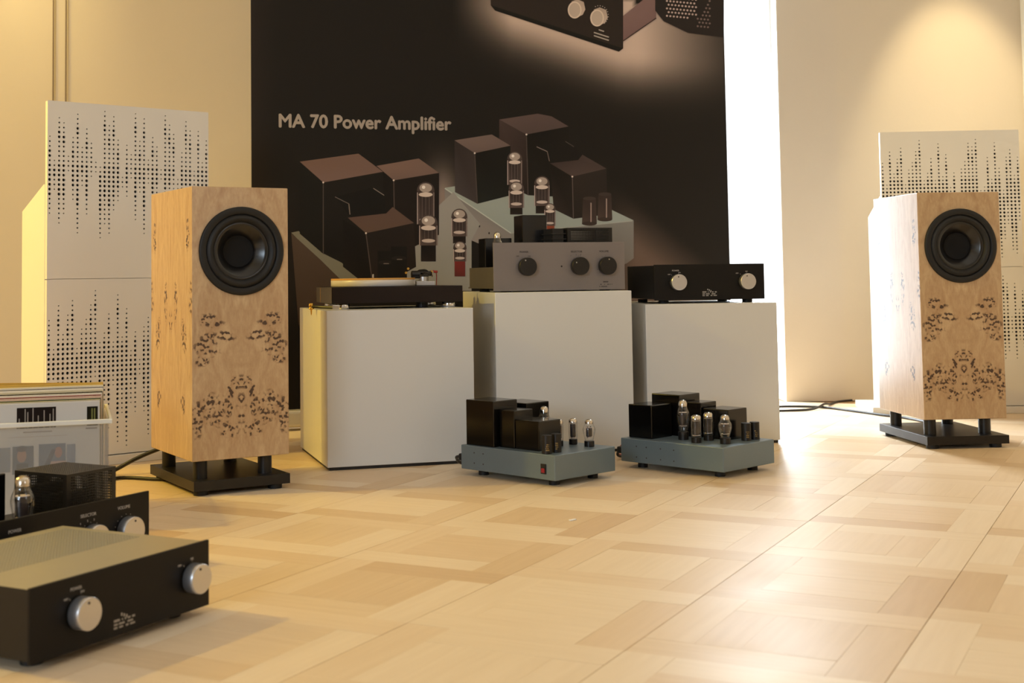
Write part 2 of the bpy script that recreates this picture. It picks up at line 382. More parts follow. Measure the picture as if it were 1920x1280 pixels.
def board_me(d, w, l, tn):
    key = (d, round(w, 4), round(l, 4), TONES.index(tn))
    if key in board_mesh: return board_mesh[key]
    bm = bmesh.new(); bx(bm, -w/2, w/2, -l/2, l/2, -.012, 0)
    me = bpy.data.meshes.new('plank'); bm.to_mesh(me); bm.free()
    a = me.color_attributes.new('tone', 'FLOAT_COLOR', 'CORNER')
    for q in a.data: q.color = tn
    me.materials.append(floor_t if d == 'T' else floor_n); board_mesh[key] = me; return me
rz = TH-pi/2
for (P, d, w, l, i, j, k) in near:
    o = bpy.data.objects.new('plank', board_me(d, w, l, tone(i, j, k))); C.objects.link(o)
    o.location = (P.x, P.y, random.Random(i*31+j*17+k).random()*.0004-.0004); o.rotation_euler = (0, 0, rz); o.parent = fl
bm = bmesh.new(); cl = []
for (P, d, w, l, i, j, k) in cells:
    if (i, j, k) in nearset: continue
    n0 = len(bm.faces)
    vs = []
    for (a, b, z) in ((-1, -1, 0), (1, -1, 0), (1, 1, 0), (-1, 1, 0)): vs.append(bm.verts.new(P+NN*(a*w/2)+T*(b*l/2)+Vector((0, 0, -.0002))))
    lo = [bm.verts.new(v.co-Vector((0, 0, .004))) for v in vs]
    fs = [bm.faces.new(vs)]+[bm.faces.new((vs[q], lo[q], lo[(q+1) % 4], vs[(q+1) % 4])) for q in range(4)]
    for f in fs: f.material_index = 0 if d == 'T' else 1
    cl += [tone(i, j, k)]*20
me = bpy.data.meshes.new('far_planks'); bm.to_mesh(me); bm.free()
a = me.color_attributes.new('tone', 'FLOAT_COLOR', 'CORNER')
a.data.foreach_set('color', [v for c in cl for v in c])
o = link('far_planks', me, [floor_t, floor_n], fl); tag(o, kind='stuff')

# conduits on the wall
for x, lab in ((-2.065, 'left one of two thin grey-brown vertical conduits on the yellow wall'), (-2.003, 'right one of two thin grey-brown vertical conduits on the yellow wall')):
    bm = bmesh.new(); cyl(bm, .0038, .0, ZC-.001, (0, 0, 0), n=12)
    o = obj('conduit', bm, rod_m, None, True, (x, 6.38, 0)); tag(o, lab, 'pipe', 'wall conduits')

# ------------------------------------------------------------------ display banner
BH = ((2.105557, -.008327, -.990052), (-.095718, -2.105629, 1.749293), (-.10646, .022734, 1.0))
def bp(u, v, d=0):   # layout unit of the artwork -> banner plane
    u /= 1000; v /= 1000; w = BH[2][0]*u+BH[2][1]*v+1
    return Vector(((BH[0][0]*u+BH[0][1]*v+BH[0][2])/w, -d, (BH[1][0]*u+BH[1][1]*v+BH[1][2])/w))
ban = thing('display_banner', 'wide dark printed banner reading MA 70 Power Amplifier behind the white plinths', 'banner', (-.937, 5.45, 0), .28)
BW = 2.18; BZ0, BZ1 = .085, 2.62
def mix3(a, b, t): return tuple(a[i]*(1-t)+b[i]*t for i in range(3))
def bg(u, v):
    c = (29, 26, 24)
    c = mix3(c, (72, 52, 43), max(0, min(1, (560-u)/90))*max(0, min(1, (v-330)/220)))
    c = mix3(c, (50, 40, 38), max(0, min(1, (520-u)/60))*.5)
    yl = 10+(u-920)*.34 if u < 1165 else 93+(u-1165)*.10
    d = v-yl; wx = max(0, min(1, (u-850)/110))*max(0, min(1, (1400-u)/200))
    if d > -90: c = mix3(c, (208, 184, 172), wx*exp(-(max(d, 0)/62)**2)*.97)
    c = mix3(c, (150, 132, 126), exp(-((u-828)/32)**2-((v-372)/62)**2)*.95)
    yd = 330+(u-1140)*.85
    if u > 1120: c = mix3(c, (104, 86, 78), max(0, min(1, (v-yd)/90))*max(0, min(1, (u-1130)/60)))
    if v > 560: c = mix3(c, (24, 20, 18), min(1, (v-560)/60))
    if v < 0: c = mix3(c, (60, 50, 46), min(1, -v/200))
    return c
NXg, NZg = 90, 110
vs, fs, cols = [], [], []
def layout(s, z):   # inverse of bp by a few fixed-point steps
    u, v = 471+s*410, (1.83-z)*460
    for _ in range(12):
        p = bp(u, v); u += (s-p.x)*405; v -= (z-p.z)*440
    return u, v
for j in range(NZg+1):
    for i in range(NXg+1):
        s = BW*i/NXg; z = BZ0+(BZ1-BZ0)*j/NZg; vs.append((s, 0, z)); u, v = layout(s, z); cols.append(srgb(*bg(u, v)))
for j in range(NZg):
    for i in range(NXg):
        q = j*(NXg+1)+i; fs.append((q, q+1, q+NXg+2, q+NXg+1))
nb = len(vs)   # back sheet for thickness
vs += [(0, .003, BZ0), (BW, .003, BZ0), (BW, .003, BZ1), (0, .003, BZ1)]; cols += [srgb(48, 46, 45)]*4; fs.append((nb+3, nb+2, nb+1, nb))
me = bpy.data.meshes.new('fabric_print'); me.from_pydata(vs, [], fs)
ca = me.color_attributes.new('Col', 'FLOAT_COLOR', 'POINT'); ca.data.foreach_set('color', [x for c in cols for x in c])
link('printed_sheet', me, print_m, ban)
PV, PF, PC = [], [], []
lay = [0]
def poly(pts, col, col2=None):
    """flat printed patch; col2 = colour at the last points (blend over the patch)"""
    lay[0] += 1; d = .0006+lay[0]*.000012
    n = len(PV)
    for k, (u, v) in enumerate(pts):
        PV.append(bp(u, v, d)); t = k/(len(pts)-1)
        PC.append(srgb(*(mix3(col, col2, t) if col2 else col)))
    PF.append(tuple(range(n, n+len(pts))))
def disc(u, v, ru, rv, col, n=20, col2=None, a0=0, a1=2*pi):
    poly([(u+ru*cos(a0+(a1-a0)*k/n), v+rv*sin(a0+(a1-a0)*k/n)) for k in range(n)], col, col2)
def line(u0, v0, u1, v1, w, col):
    dx, dy = u1-u0, v1-v0; l = sqrt(dx*dx+dy*dy); nx, ny = -dy/l*w/2, dx/l*w/2
    poly([(u0+nx, v0+ny), (u1+nx, v1+ny), (u1-nx, v1-ny), (u0-nx, v0-ny)], col)
def pbox(top, left, right, ct, cL, cR, edge=True):
    poly(left, cL[0], cL[1]); poly(right, cR[0], cR[1]); poly(top, ct[0], ct[1])
    if edge:
        u, v = left[1]; line(u, v, left[2][0], left[2][1], 1.6, mix3(cR[0], (150, 130, 128), .45)); disc(u, v, 1.8, 1.8, (220, 205, 200), 8)
def ptube(u, top, bot, w, base=(30, 24, 22), fat=False, basetop=None):
    h = bot-top; bt = basetop or bot-.2*h
    disc(u, top+w*.5, w*.5, w*.5, (78, 66, 64)); poly([(u-w/2, top+w*.5), (u+w/2, top+w*.5), (u+w/2, bt), (u-w/2, bt)], (62, 50, 49), (92, 78, 76))
    disc(u, top+w*.34, w*.36, w*.26, (170, 155, 150), 16); disc(u-w*.12, top+w*.3, w*.1, w*.1, (240, 230, 228), 8)
    poly([(u-w*.34, top+w*.75), (u+w*.34, top+w*.75), (u+w*.34, bt-w*.25), (u-w*.34, bt-w*.25)], (52, 44, 44), (74, 62, 61))
    disc(u, top+w*.72, w*.4, w*.13, (212, 194, 188), 16); disc(u, bt-w*.25, w*.36, w*.1, (200, 182, 178), 16)
    for q in (-.2, 0, .2): line(u+q*w, top+w*.85, u+q*w, bt-w*.35, 1.1, (96, 82, 80))
    line(u-w*.47, top+w*.6, u-w*.47, bt, 1.3, (190, 172, 170)); line(u+w*.46, top+w*.6, u+w*.46, bt, 1.2, (150, 134, 132))
    poly([(u-w*.4, bt), (u+w*.4, bt), (u+w*.4, bot), (u-w*.4, bot)], base, mix3(base, (60, 50, 48), .5))
K1, K2 = (23, 20, 18), (31, 26, 24)
# amplifier shown at right in the artwork
poly([(834, 352), (853, 349), (960, 350), (1060, 352), (1188, 413), (1020, 432), (958, 436)], (158, 165, 162), (150, 158, 156))
poly([(834, 352), (958, 436), (985, 462), (985, 520), (930, 470), (878, 448), (834, 400)], (128, 124, 124), (150, 140, 138))
poly([(958, 436), (1188, 413), (1188, 484), (1176, 493), (1160, 500), (958, 500)], (132, 132, 130), (104, 94, 92))
for p in ((837, 377), (899, 424), (917, 437)): disc(p[0], p[1], 1.5, 2.2, (50, 44, 42), 8)
line(834, 353, 958, 437, 2, (186, 190, 186)); line(958, 437, 1186, 414, 1.6, (160, 162, 158))
pbox([(936, 224), (1008, 213), (1034, 218), (1066, 237), (987, 252)], [(936, 224), (987, 252), (990, 366), (936, 340)], [(987, 252), (1066, 237), (1070, 370), (990, 366)], ((92, 76, 75), (82, 68, 67)), ((70, 56, 55), K1), (K1, (34, 30, 28)))
pbox([(852, 263), (922, 252), (957, 273), (890, 287)], [(852, 263), (890, 287), (895, 382), (853, 360)], [(890, 287), (957, 273), (958, 366), (895, 382)], ((116, 98, 95), (104, 88, 86)), ((50, 42, 41), (72, 64, 66)), (K1, (32, 34, 32)))
poly([(1006, 275), (1058, 262), (1084, 282), (1086, 302), (1052, 308), (1032, 306), (1028, 292)], (27, 24, 23)); line(1006, 275, 1026, 284, 1.3, (140, 125, 122)); line(1026, 284, 1030, 302, 1.3, (120, 105, 102)); line(1060, 265, 1076, 275, 1.1, (90, 80, 78))
pbox([(1031, 306), (1084, 300), (1092, 290), (1137, 316), (1073, 331)], [(1031, 306), (1073, 331), (1075, 410), (1038, 392)], [(1073, 331), (1137, 316), (1139, 402), (1075, 410)], ((62, 51, 50), (80, 66, 64)), (K1, (50, 42, 40)), ((46, 39, 37), (38, 33, 31)))
for u, t in ((1105, 372), (1134, 364)): poly([(u-12, t), (u+12, t), (u+14, t+46), (u-14, t+48)], (52, 42, 40), (76, 62, 58)); disc(u, t, 12, 3.5, (64, 54, 52)); disc(u, t+47, 14, 4, (58, 48, 45)); line(u+3, t+8, u+3, t+44, 2, (160, 140, 134))
ptube(965, 284, 362, 28); ptube(968, 340, 402, 29); ptube(1016, 330, 400, 29); ptube(1031, 381, 434, 21, (150, 70, 48))
# amplifier shown at left
poly([(546, 436), (560, 433), (604, 474), (640, 492), (700, 540), (655, 545)], (118, 114, 102), (124, 122, 112))
poly([(546, 437), (600, 486), (660, 545), (640, 610), (560, 610)], (78, 64, 56), (66, 52, 44))
poly([(778, 430), (815, 392), (850, 360), (900, 420), (884, 450), (884, 545), (760, 545), (760, 470)], (156, 150, 148), (148, 148, 146))
pbox([(706, 311), (785, 297), (823, 324), (738, 338)], [(706, 311), (738, 338), (740, 440), (706, 420)], [(738, 338), (823, 324), (823, 440), (740, 480)], ((124, 99, 92), (112, 92, 88)), (K1, K2), (K2, (34, 27, 26)))
pbox([(562, 303), (672, 288), (718, 322), (606, 342)], [(562, 303), (606, 342), (606, 476), (562, 438)], [(606, 342), (718, 322), (722, 460), (606, 476)], ((112, 88, 80), (118, 95, 92)), ((26, 25, 22), (26, 23, 20)), ((30, 27, 25), (27, 24, 22)))
poly([(628, 369), (696, 352), (722, 368), (722, 400), (662, 412), (652, 402), (640, 384)], (24, 22, 21)); line(628, 369, 654, 382, 1.4, (110, 100, 96)); line(654, 382, 656, 402, 1.6, (130, 118, 112)); line(700, 353, 720, 366, 1.3, (140, 128, 122))
pbox([(652, 408), (724, 400), (736, 388), (776, 418), (686, 437)], [(643, 412), (686, 437), (700, 545), (643, 500)], [(686, 437), (776, 418), (780, 500), (700, 545)], ((92, 72, 66), (96, 76, 68)), (K1, K2), ((34, 29, 27), (44, 36, 33)))
for u, t in ((723, 470), (748, 462)): poly([(u-15, t), (u+15, t), (u+15, 545), (u-15, 545)], (26, 24, 23), (34, 31, 30)); disc(u, t+22, 14, 4, (38, 34, 32)); line(u-4, t+24, u+6, t+24, 1.5, (120, 110, 106))
ptube(798, 341, 440, 33); ptube(803, 402, 490, 35, (26, 22, 22), basetop=460); ptube(861, 391, 456, 30); ptube(862, 452, 518, 25, (126, 46, 44), basetop=490)
# part of an amplifier cropped by the top of the photograph's frame
poly([(912, -260), (1168, -170), (1168, 91), (920, 10)], (40, 34, 32), (48, 40, 36))
poly([(920, 10), (1168, 91), (1160, 97), (928, 20)], (26, 24, 22))
poly([(1168, 30), (1230, -20), (1230, 34), (1168, 76)], (128, 102, 100), (118, 92, 92)); line(1168, 77, 1230, 34, 2, (60, 48, 46))
poly([(1228, -200), (1357, -200), (1357, 70), (1290, 62), (1244, 40), (1228, 20)], (42, 36, 34), (40, 34, 33))
for j in range(9):
    for i in range(18):
        u = 1250+i*6.4+(j % 2)*3.2; v = -12+j*7+(i*.6)
        if v < 34-(0 if i < 9 else -20) and (i < 9 or v > 20-10*(i-9)+12 and v < 52) and u < 1332: disc(u, v, 2.0, 1.9, (190, 166, 160) if i < 9 else (120, 102, 98), 8)
for u, v in ((1084, 16), (1126, 31)):
    poly([(u-13, v-13), (u-2, v-17), (u+10, v-12), (u+13, v+2), (u+8, v+12), (u-5, v+18)], (170, 150, 138), (196, 176, 164))
    disc(u-7, v+3, 13, 16, (214, 196, 182)); disc(u-7, v+3, 10.5, 13.5, (186, 168, 156)); 
for k in range(12):
    a = -2.0+k*.27; disc(1123+17*cos(a), 29+18*sin(a), 1, 1, (170, 156, 150), 6)
for t, (u, v, w) in enumerate(((1122, 56, 10), (1113, 61, 28), (1113, 67, 28))): line(u, v, u+w, v+w*.32, 2.2, (176, 164, 156))
me = bpy.data.meshes.new('artwork'); me.from_pydata(PV, [], PF)
ca = me.color_attributes.new('Col', 'FLOAT_COLOR', 'POINT'); ca.data.foreach_set('color', [x for c in PC for x in c])
link('artwork', me, print_m, ban)
tp = bp(521, 238, .002)
letter_m = mat('printed_letter_grey', (158, 146, 140), .5, noise=.02)
t = text('lettering', 'MA 70 Power Amplifier', .079, letter_m, ban, tp, align='LEFT', ext=.0003, bold=.0024)
bpy.context.view_layer.update()
t.scale = ((bp(845, 243).x-bp(521, 238).x)/t.dimensions.x, 1, 1)
bm = bmesh.new(); bx(bm, -.03, BW+.03, -.05, .06, .014, BZ0, .014, 3); obj('cassette', bm, silver_pl, ban)
for x in (.25, BW-.35): box('foot', x, x+.06, -.12, .14, 0, .016, black_sat, ban)
box('top_rail', -.01, BW+.01, -.008, .012, BZ1, BZ1+.03, silver_pl, ban)
for x in (.5, BW-.5):
    bm = bmesh.new(); cyl(bm, .012, .05, BZ1, (x, .03, 0), n=12); obj('pole', bm, silver_pl, ban)

# ------------------------------------------------------------------ acoustic panels
A_TOP = [(7, 23), (12, 18), (3, 25), (4, 23), (11, 14), (7, 20), (2, 27), (9, 17), (5, 23), (8, 15), (12, 14), (13, 28), (1, 25), (4, 27), (2, 22), (7, 20), (15, 13), (8, 19), (10, 15), (1, 24), (7, 18), (2, 27), (11, 16), (6, 23),
    (8, 19), (13, 15), (1, 22), (3, 19), (5, 17), (15, 16), (9, 20), (2, 24), (4, 22), (13, 17), (4, 24), (11, 19), (6, 22)]
B_TOP = [8, 14, 5, 11, 7, 4, 14, 10, 8, 5, 2, 13, 11, 7, 13, 3, 12, 6, 15, 11, 17, 10, 8, 3, 4, 2, 16, 15, 7, 13, 3, 10, 16, 7, 5, 12, 7]
B_BOT = [30, 24, 33, 27, 25, 31, 22, 28, 33, 24, 20, 29, 26, 31, 22, 34, 28, 35, 26, 28, 20, 28, 33, 31, 22, 26, 33, 20, 24, 31, 28, 34, 29, 25, 32, 33, 24]
def column_cells(tops, bots):
    cells = {}
    rnd = random.Random(3)
    for i in range(37):
        for j in range(37): cells[(i, j)] = 0
        t, b = tops[i], bots[i]
        for j in range(t, min(b, 35)+1):
            a, e = j-t, b-j
            r = .0050 if (j >= 13 and e > 5) or (a in (3, 4) and t < 8) else .0037
            if a == 0 or e == 0: r = .0024
            elif a < 3 or e < 3: r = .0033
            if j >= 13 and j < 20 and e > 2 and a > 1: r = .0050
            if e in (6, 7) and b > 22: r = .0053
            cells[(i, j)] = r
    return cells
P_ = .0162
cellsA = column_cells([a for a, b in A_TOP], [max(b, a+2) for a, b in A_TOP]); cellsB = column_cells(B_TOP, B_BOT)
def face_mesh(cells, w=.6, h=.6):
    bm = bmesh.new(); m = (w-37*P_)/2
    perf_cells(bm, m+P_/2, 0, {k: v for k, v in cells.items()}, P_, lambda u, v, d: (u, d, h-(v+.4*P_)), .006, 16)
    # plain margins around the perforated field
    ztop = h+.1*P_; zb = h-36*P_-.9*P_
    for (x0, x1, z0, z1) in ((0, m, zb, ztop), (w-m, w, zb, ztop)): bm.faces.new([bm.verts.new(p) for p in ((x0, 0, z0), (x1, 0, z0), (x1, 0, z1), (x0, 0, z1))])
    for (x0, x1, z0, z1) in ((0, w, 0, zb), (0, w, ztop, h)):
        if z1 > z0: bm.faces.new([bm.verts.new(p) for p in ((x0, 0, z0), (x1, 0, z0), (x1, 0, z1), (x0, 0, z1))])
    # sides of the board
    for a, b in (((0, 0), (0, h)), ((0, h), (w, h)), ((w, h), (w, 0)), ((w, 0), (0, 0))):
        bm.faces.new([bm.verts.new(p) for p in ((a[0], 0, a[1]), (b[0], 0, b[1]), (b[0], .018, b[1]), (a[0], .018, a[1]))])
    return bm
def acoustic_panel(loc, rz, label, first, second, fin):
    t = thing('acoustic_panel', label, 'acoustic panel', loc, rz, 'perforated acoustic panels in the corners')
    for cells, z in ((first, .636), (second, .033)):
        o = obj('perforated_board', face_mesh(cells), panel_m, t, loc=(0, 0, z))
        box('felt_core', .004, .596, .0065, .0175, .002, .598, felt, o, 0)
    for x0, x1 in ((-.001, .017), (.583, .601)):
        bm = bmesh.new(); pts = [(.0185, .03), (.0185, .955), (.03, .955), (fin, .872), (fin, .03)]
        L_ = [bm.verts.new((x0, y, z)) for y, z in pts]; R_ = [bm.verts.new((x1, y, z)) for y, z in pts]
        bm.faces.new(L_); bm.faces.new(R_[::-1])
        for k in range(5): bm.faces.new((L_[k], L_[(k+1) % 5], R_[(k+1) % 5], R_[k]))
        bmesh.ops.recalc_face_normals(bm, faces=bm.faces); obj('side_fin', bm, panel_m, t)
    box('back_board', .0175, .5825, .0185, .03, .03, 1.2, panel_m, t, 0)
    box('base_board', -.07, .67, -.02, fin+.07, 0, .03, panel_m, t, .002)
    return t
acoustic_panel((-1.443, 4.403, 0), .6878, 'tall white perforated acoustic panel behind the record crate at left', cellsA, cellsB, .225)
acoustic_panel((1.788, 5.80, 0), -.07, 'white perforated acoustic panel behind the loudspeaker at far right', cellsB, cellsA, .27)

# ------------------------------------------------------------------ loudspeakers
def speaker(cx, rz, pl, label):
    W_, D_, H_, Z_ = .30, .41, .80, .10
    t = thing('loudspeaker', label, 'loudspeaker', (cx[0], cx[1], 0), rz, 'burl veneered loudspeakers')
    bm = bmesh.new(); bx(bm, 0, W_, 0, D_, Z_, Z_+H_, .0025, 2)
    hx, hz, hr = W_*.506, Z_+H_-.19, .126
    bm.normal_update(); ff = [f for f in bm.faces if f.normal.y < -.99][0]; q = sorted(ff.verts, key=lambda v: math.atan2(v.co.z-hz, v.co.x-hx))
    bmesh.ops.delete(bm, geom=[ff], context='FACES_ONLY')
    ring = [bm.verts.new((hx+hr*cos(a), 0, hz+hr*sin(a))) for a in [-pi+2*pi*k/64 for k in range(64)]]
    deep = [bm.verts.new((v.co.x, .05, v.co.z)) for v in ring]
    for k in range(64): bm.faces.new((ring[k], ring[(k+1) % 64], deep[(k+1) % 64], deep[k]))
    bm.faces.new(deep)
    qa = [math.atan2(v.co.z-hz, v.co.x-hx) for v in q]; near_ = [min(range(64), key=lambda k: abs(-pi+2*pi*k/64-a)) for a in qa]
    for k in range(4):
        l = (k+1) % 4; i0, i1 = near_[k], near_[l]; 
        if i1 <= i0: i1 += 64
        bm.faces.new([q[k], q[l]]+[ring[i % 64] for i in range(i1, i0-1, -1)])
    bmesh.ops.recalc_face_normals(bm, faces=bm.faces)
    uvl = bm.loops.layers.uv.new('UVMap')
    for f in bm.faces:
        n = f.normal if f.normal.length > .5 else None
        f.normal_update(); n = f.normal
        side = abs(n.x) > abs(n.y) and abs(n.x) > abs(n.z)
        f.material_index = 1 if side else 0
        for l in f.loops:
            c = l.vert.co
            if side: l[uvl].uv = (c.y-D_/2, c.z-Z_)
            elif abs(n.z) > abs(n.y): l[uvl].uv = (c.x-W_/2, c.y+1.3)
            else: l[uvl].uv = (c.x-W_/2, c.z-Z_)
    obj('cabinet', bm, [burl_front, burl_side], t)
    wz = Z_+H_-.19; cxx = W_*.506
    w = bpy.data.objects.new('woofer', None)
    fr = lathe(bmesh.new(), [(.1315, 0), (.1315, -.006), (.128, -.0085), (.112, -.0085), (.110, -.006), (.1085, -.003), (.1085, .004)], 64, 'y', (cxx, 0, wz))
    fo = obj('woofer', fr, black_rub, t, True)
    pr = [(.1095, -.003)]+[(.1095-.0235*k/10, -.003-.0085*sin(pi*k/10)) for k in range(1, 11)]+[(.085, .001)]
    obj('surround', lathe(bmesh.new(), pr, 64, 'y', (cxx, 0, wz)), black_rub, fo, True)
    co = [(.0855, .000), (.080, -.0015), (.072, .004), (.062, .012), (.054, .019), (.048, .026), (.046, .03)]
    obj('cone', lathe(bmesh.new(), co, 64, 'y', (cxx, 0, wz)), cone_m, fo, True)
    dome = [(.0475, .028)]+[(.046*cos(a), .028+.016*sin(a)) for a in [pi/2*k/8 for k in range(9)]]
    obj('dust_cap', lathe(bmesh.new(), dome, 48, 'y', (cxx, 0, wz)), felt, fo, True)
    px, py = pl
    box('base_plate', px, px+.297, py, py+.437, .014, .0435, black_sat, t, .001)
    for x, y in ((.042, .055), (.243, .055), (.042, .36), (.243, .36)):
        bm = bmesh.new(); cyl(bm, .021, .0435, Z_, (x, y, 0), n=28); obj('post', bm, black_sat, t, False)
    for x, y in ((.03, .03), (.26, .03), (.03, .40), (.26, .40)):
        bm = bmesh.new(); cyl(bm, .021, 0, .014, (px+x, py+y, 0), n=20); obj('foot', bm, black_rub, t)
    return t
speaker((-.8341, 3.8348), .5285, (.004, -.004), 'burl wood loudspeaker with black woofer left of the plinths, side lit yellow')
speaker((1.5594, 4.650), .0795, (0, -.0185), 'burl wood loudspeaker at far right, its side lit white by the doorway')

# ------------------------------------------------------------------ plinths
def plinth(loc, rz, h, label, w=.5, d=.573):
    t = thing('plinth', label, 'plinth', loc, rz, 'white display plinths')
    box('box', 0, w, 0, d, .010, .010+h, ped_m, t, .002)
    box('recessed_base', .006, w-.006, .006, d-.006, 0, .0101, dark_base, t, 0); return t
plinth((-.498, 4.3158, 0), .2873, .5091, 'white plinth at left carrying the turntable')
plinth((.0576, 4.6007, 0), .2087, .5569, 'white plinth in the middle, tallest, under the grey preamplifier')
plinth((.6067, 4.7962, 0), .1434, .5043, 'white plinth at right under the black two-knob unit')
ZL, ZM, ZR = .5191, .5669, .5143

# ------------------------------------------------------------------ valves, transformers
def valve(parent, x, y, z, h, r, kind, base=True):
    """kind 'st' = shouldered bulb, 'gt' = straight bulb"""
    bh = h*.2; b0 = z+bh; g = h-bh
    br = r*.78 if kind == 'st' else r*.95
    if kind == 'st': pr = [(r*.62, 0), (r*.66, g*.05), (r*.8, g*.22), (r*.97, g*.42), (r, g*.52), (r*.93, g*.62), (r*.72, g*.72), (r*.66, g*.78), (r*.66, g*.88), (r*.52, g*.96), (r*.25, g*.995), (0, g)]
    else: pr = [(r*.9, 0), (r*.97, g*.06), (r, g*.12), (r, g*.82), (r*.9, g*.92), (r*.6, g*.98), (0, g)]
    v = obj('valve', lathe(bmesh.new(), [(a, b+b0) for a, b in pr], 28, 'z', (x, y, 0)), glass, parent, True)
    bm = bmesh.new(); cyl(bm, br, z, b0+.001, (x, y, 0), n=28, bev=.0008); obj('valve_base', bm, bakelite, v)
    bm = bmesh.new(); pw = r*.5 if kind == 'st' else r*.66; ph = g*.40 if kind == 'st' else g*.62; p0 = b0+g*(.2 if kind == 'st' else .1)
    bx(bm, x-pw, x+pw, y-pw*.55, y+pw*.55, p0, p0+ph, pw*.3, 3)
    for s in (-1, 1): cyl(bm, pw*.16, p0-.004, p0+ph+.004, (x+s*pw*.75, y, 0), n=8)
    obj('electrode', bm, anode, v, True)
    bm = bmesh.new(); cyl(bm, pw*1.2, p0+ph, p0+ph+.0012, (x, y, 0), n=20); obj('mica_spacer', bm, mica, v)
    bm = bmesh.new(); cyl(bm, pw*1.15, p0-.0022, p0-.001, (x, y, 0), n=20); obj('mica_spacer', bm, mica, v)
    rs = .66 if kind == 'st' else 1
    cap = [(a*.97, b+b0-.0003) for a, b in pr if b > g*(.84 if kind == 'gt' else .86)]
    cap = [((r*.66 if kind == 'st' else r*.97)*.965, b0+g*(.80 if kind == 'gt' else .80))]+cap
    obj('getter_flash', lathe(bmesh.new(), [(a*.985, b-.0006) for a, b in cap], 24, 'z', (x, y, 0)), getter, v, True)
    return v
def can(parent, x, y, z, h, r):
    bm = bmesh.new(); cyl(bm, r, z, z+h, (x, y, 0), n=28, bev=.001); o = obj('capacitor', bm, black_sat, parent)
    rnd = random.Random(int(x*1e4)); bm = bmesh.new()
    for k in range(4):   # small gold print on the side facing the room
        w = r*(.45+.3*rnd.random()); zz = z+h*(.18+.1*k)
        for s in range(5):
            a = radians(-132)+(s-2)*w/r/5; q = r+.0002
            if rnd.random() < .25: continue
            a2 = a+w/r/6
            bm.faces.new([bm.verts.new((x+q*cos(t), y+q*sin(t), u)) for t, u in ((a, zz), (a2, zz), (a2, zz+h*.06), (a, zz+h*.06))])
    obj('capacitor_label', bm, gold_ink, o)
def transformer(parent, x0, x1, y0, y1, z0, h, m=None):
    o = box('transformer_cover', x0, x1, y0, y1, z0, z0+h, m or black_gloss, parent, .0028, 3); return o
def rocker(parent, y, z):
    bm = bmesh.new(); bx(bm, -.003, .0005, y-.0105, y+.0105, z-.015, z+.015, .001, 2); s = obj('power_switch', bm, black_rub, parent)
    bm = bmesh.new(); bx(bm, -.005, -.0028, y-.0065, y+.0065, z-.011, z+.002, .0008, 2); obj('switch_lamp', bm, red_glow, s)

def mono(loc, rz, label, mirror, switch, heights):
    w, d, h, z0 = .2759, .4018, .0749, .020
    t = thing('mono_power_amplifier', label, 'amplifier', loc, rz, 'blue-grey valve power amplifiers on the floor')
    box('chassis', 0, w, 0, d, z0, z0+h, hammer, t, .0025, 3)
    zt = z0+h-.0005
    fx = (lambda a, b: (w-b, w-a)) if mirror else (lambda a, b: (a, b))
    # layout given for the amplifier at right; mirrored for the other
    for (xa, xb, ya, yb, hh) in heights:
        a, b = fx(xa, xb); transformer(t, a, b, ya, yb, zt, hh)
    for (x, y, hh, r, k) in ((.088, .215, .127, .0215, 'st'), (.052, .138, .088, .0168, 'gt'), (.122, .142, .090, .0168, 'gt'), (.088, .054, .090, .0215, 'st')) if not mirror else \
            ((.088, .215, .118, .0205, 'st'), (.046, .132, .083, .0140, 'gt'), (.105, .138, .084, .0140, 'gt'), (.052, .060, .085, .0200, 'st')):
        x = w-x if mirror else x; valve(t, x, y, zt, hh, r, k)
    for x, y in ((.196, .050), (.240, .048)):
        can(t, w-x-.018 if mirror else x, y, zt, .0555, .0155)
    for x, y in ((.05, .05), (w-.05, .05), (.05, d-.05), (w-.05, d-.05)):
        bm = bmesh.new(); cyl(bm, .016, 0, z0, (x, y, 0), n=24); obj('foot', bm, black_rub, t)
    ys = (.342, .302) if mirror else (.337, .297, .240, .188)
    for y in ys:
        for z in (.042, .074) if mirror else (.038, .072):
            bm = bmesh.new(); cyl(bm, .0022, -.0008, .0002, (0, y, z), 'x', 10); obj('screw', bm, dark_ink, t)
    if switch: rocker(t, .045, .052)
    bm = bmesh.new(); bx(bm, .10, .135, d-.0005, d+.004, .03, .07, .001, 1); sk = obj('mains_socket', bm, black_rub, t)
    bm = bmesh.new(); bx(bm, .02, .05, d+.004, d+.035, .04, .062, .004, 2); bx(bm, .055, .075, d-.0005, d+.004, .035, .065, .001, 1); obj('mains_plug', bm, black_rub, t)
    for k, m_ in enumerate((red_pl, black_rub)):
        bm = bmesh.new(); cyl(bm, .006, d-.0005, d+.022, (.17+.03*k, 0, .055), 'y', 14); obj('binding_post', bm, m_, t)
    return t
mono((.7371, 4.0273, 0), .7733, 'right-hand blue-grey valve amplifier on the floor, its four valves standing in front', False, False,
     [(.030, .137, .297, .392, .108), (.150, .262, .275, .390, .134), (.165, .250, .200, .265, .112), (.162, .266, .093, .190, .096)])
mono((.2181, 3.9076, 0), .7705, 'left-hand blue-grey valve amplifier on the floor, with a red-lit rocker switch', True, True,
     [(.276-.126, .276-.018, .275, .392, .130)[0:0] or (.155, .262, .268, .392, .142), (.276-.262, .276-.155, .262, .385, .126), (.276-.118, .276-.034, .198, .262, .116), (.276-.136, .276-.038, .098, .198, .090)])

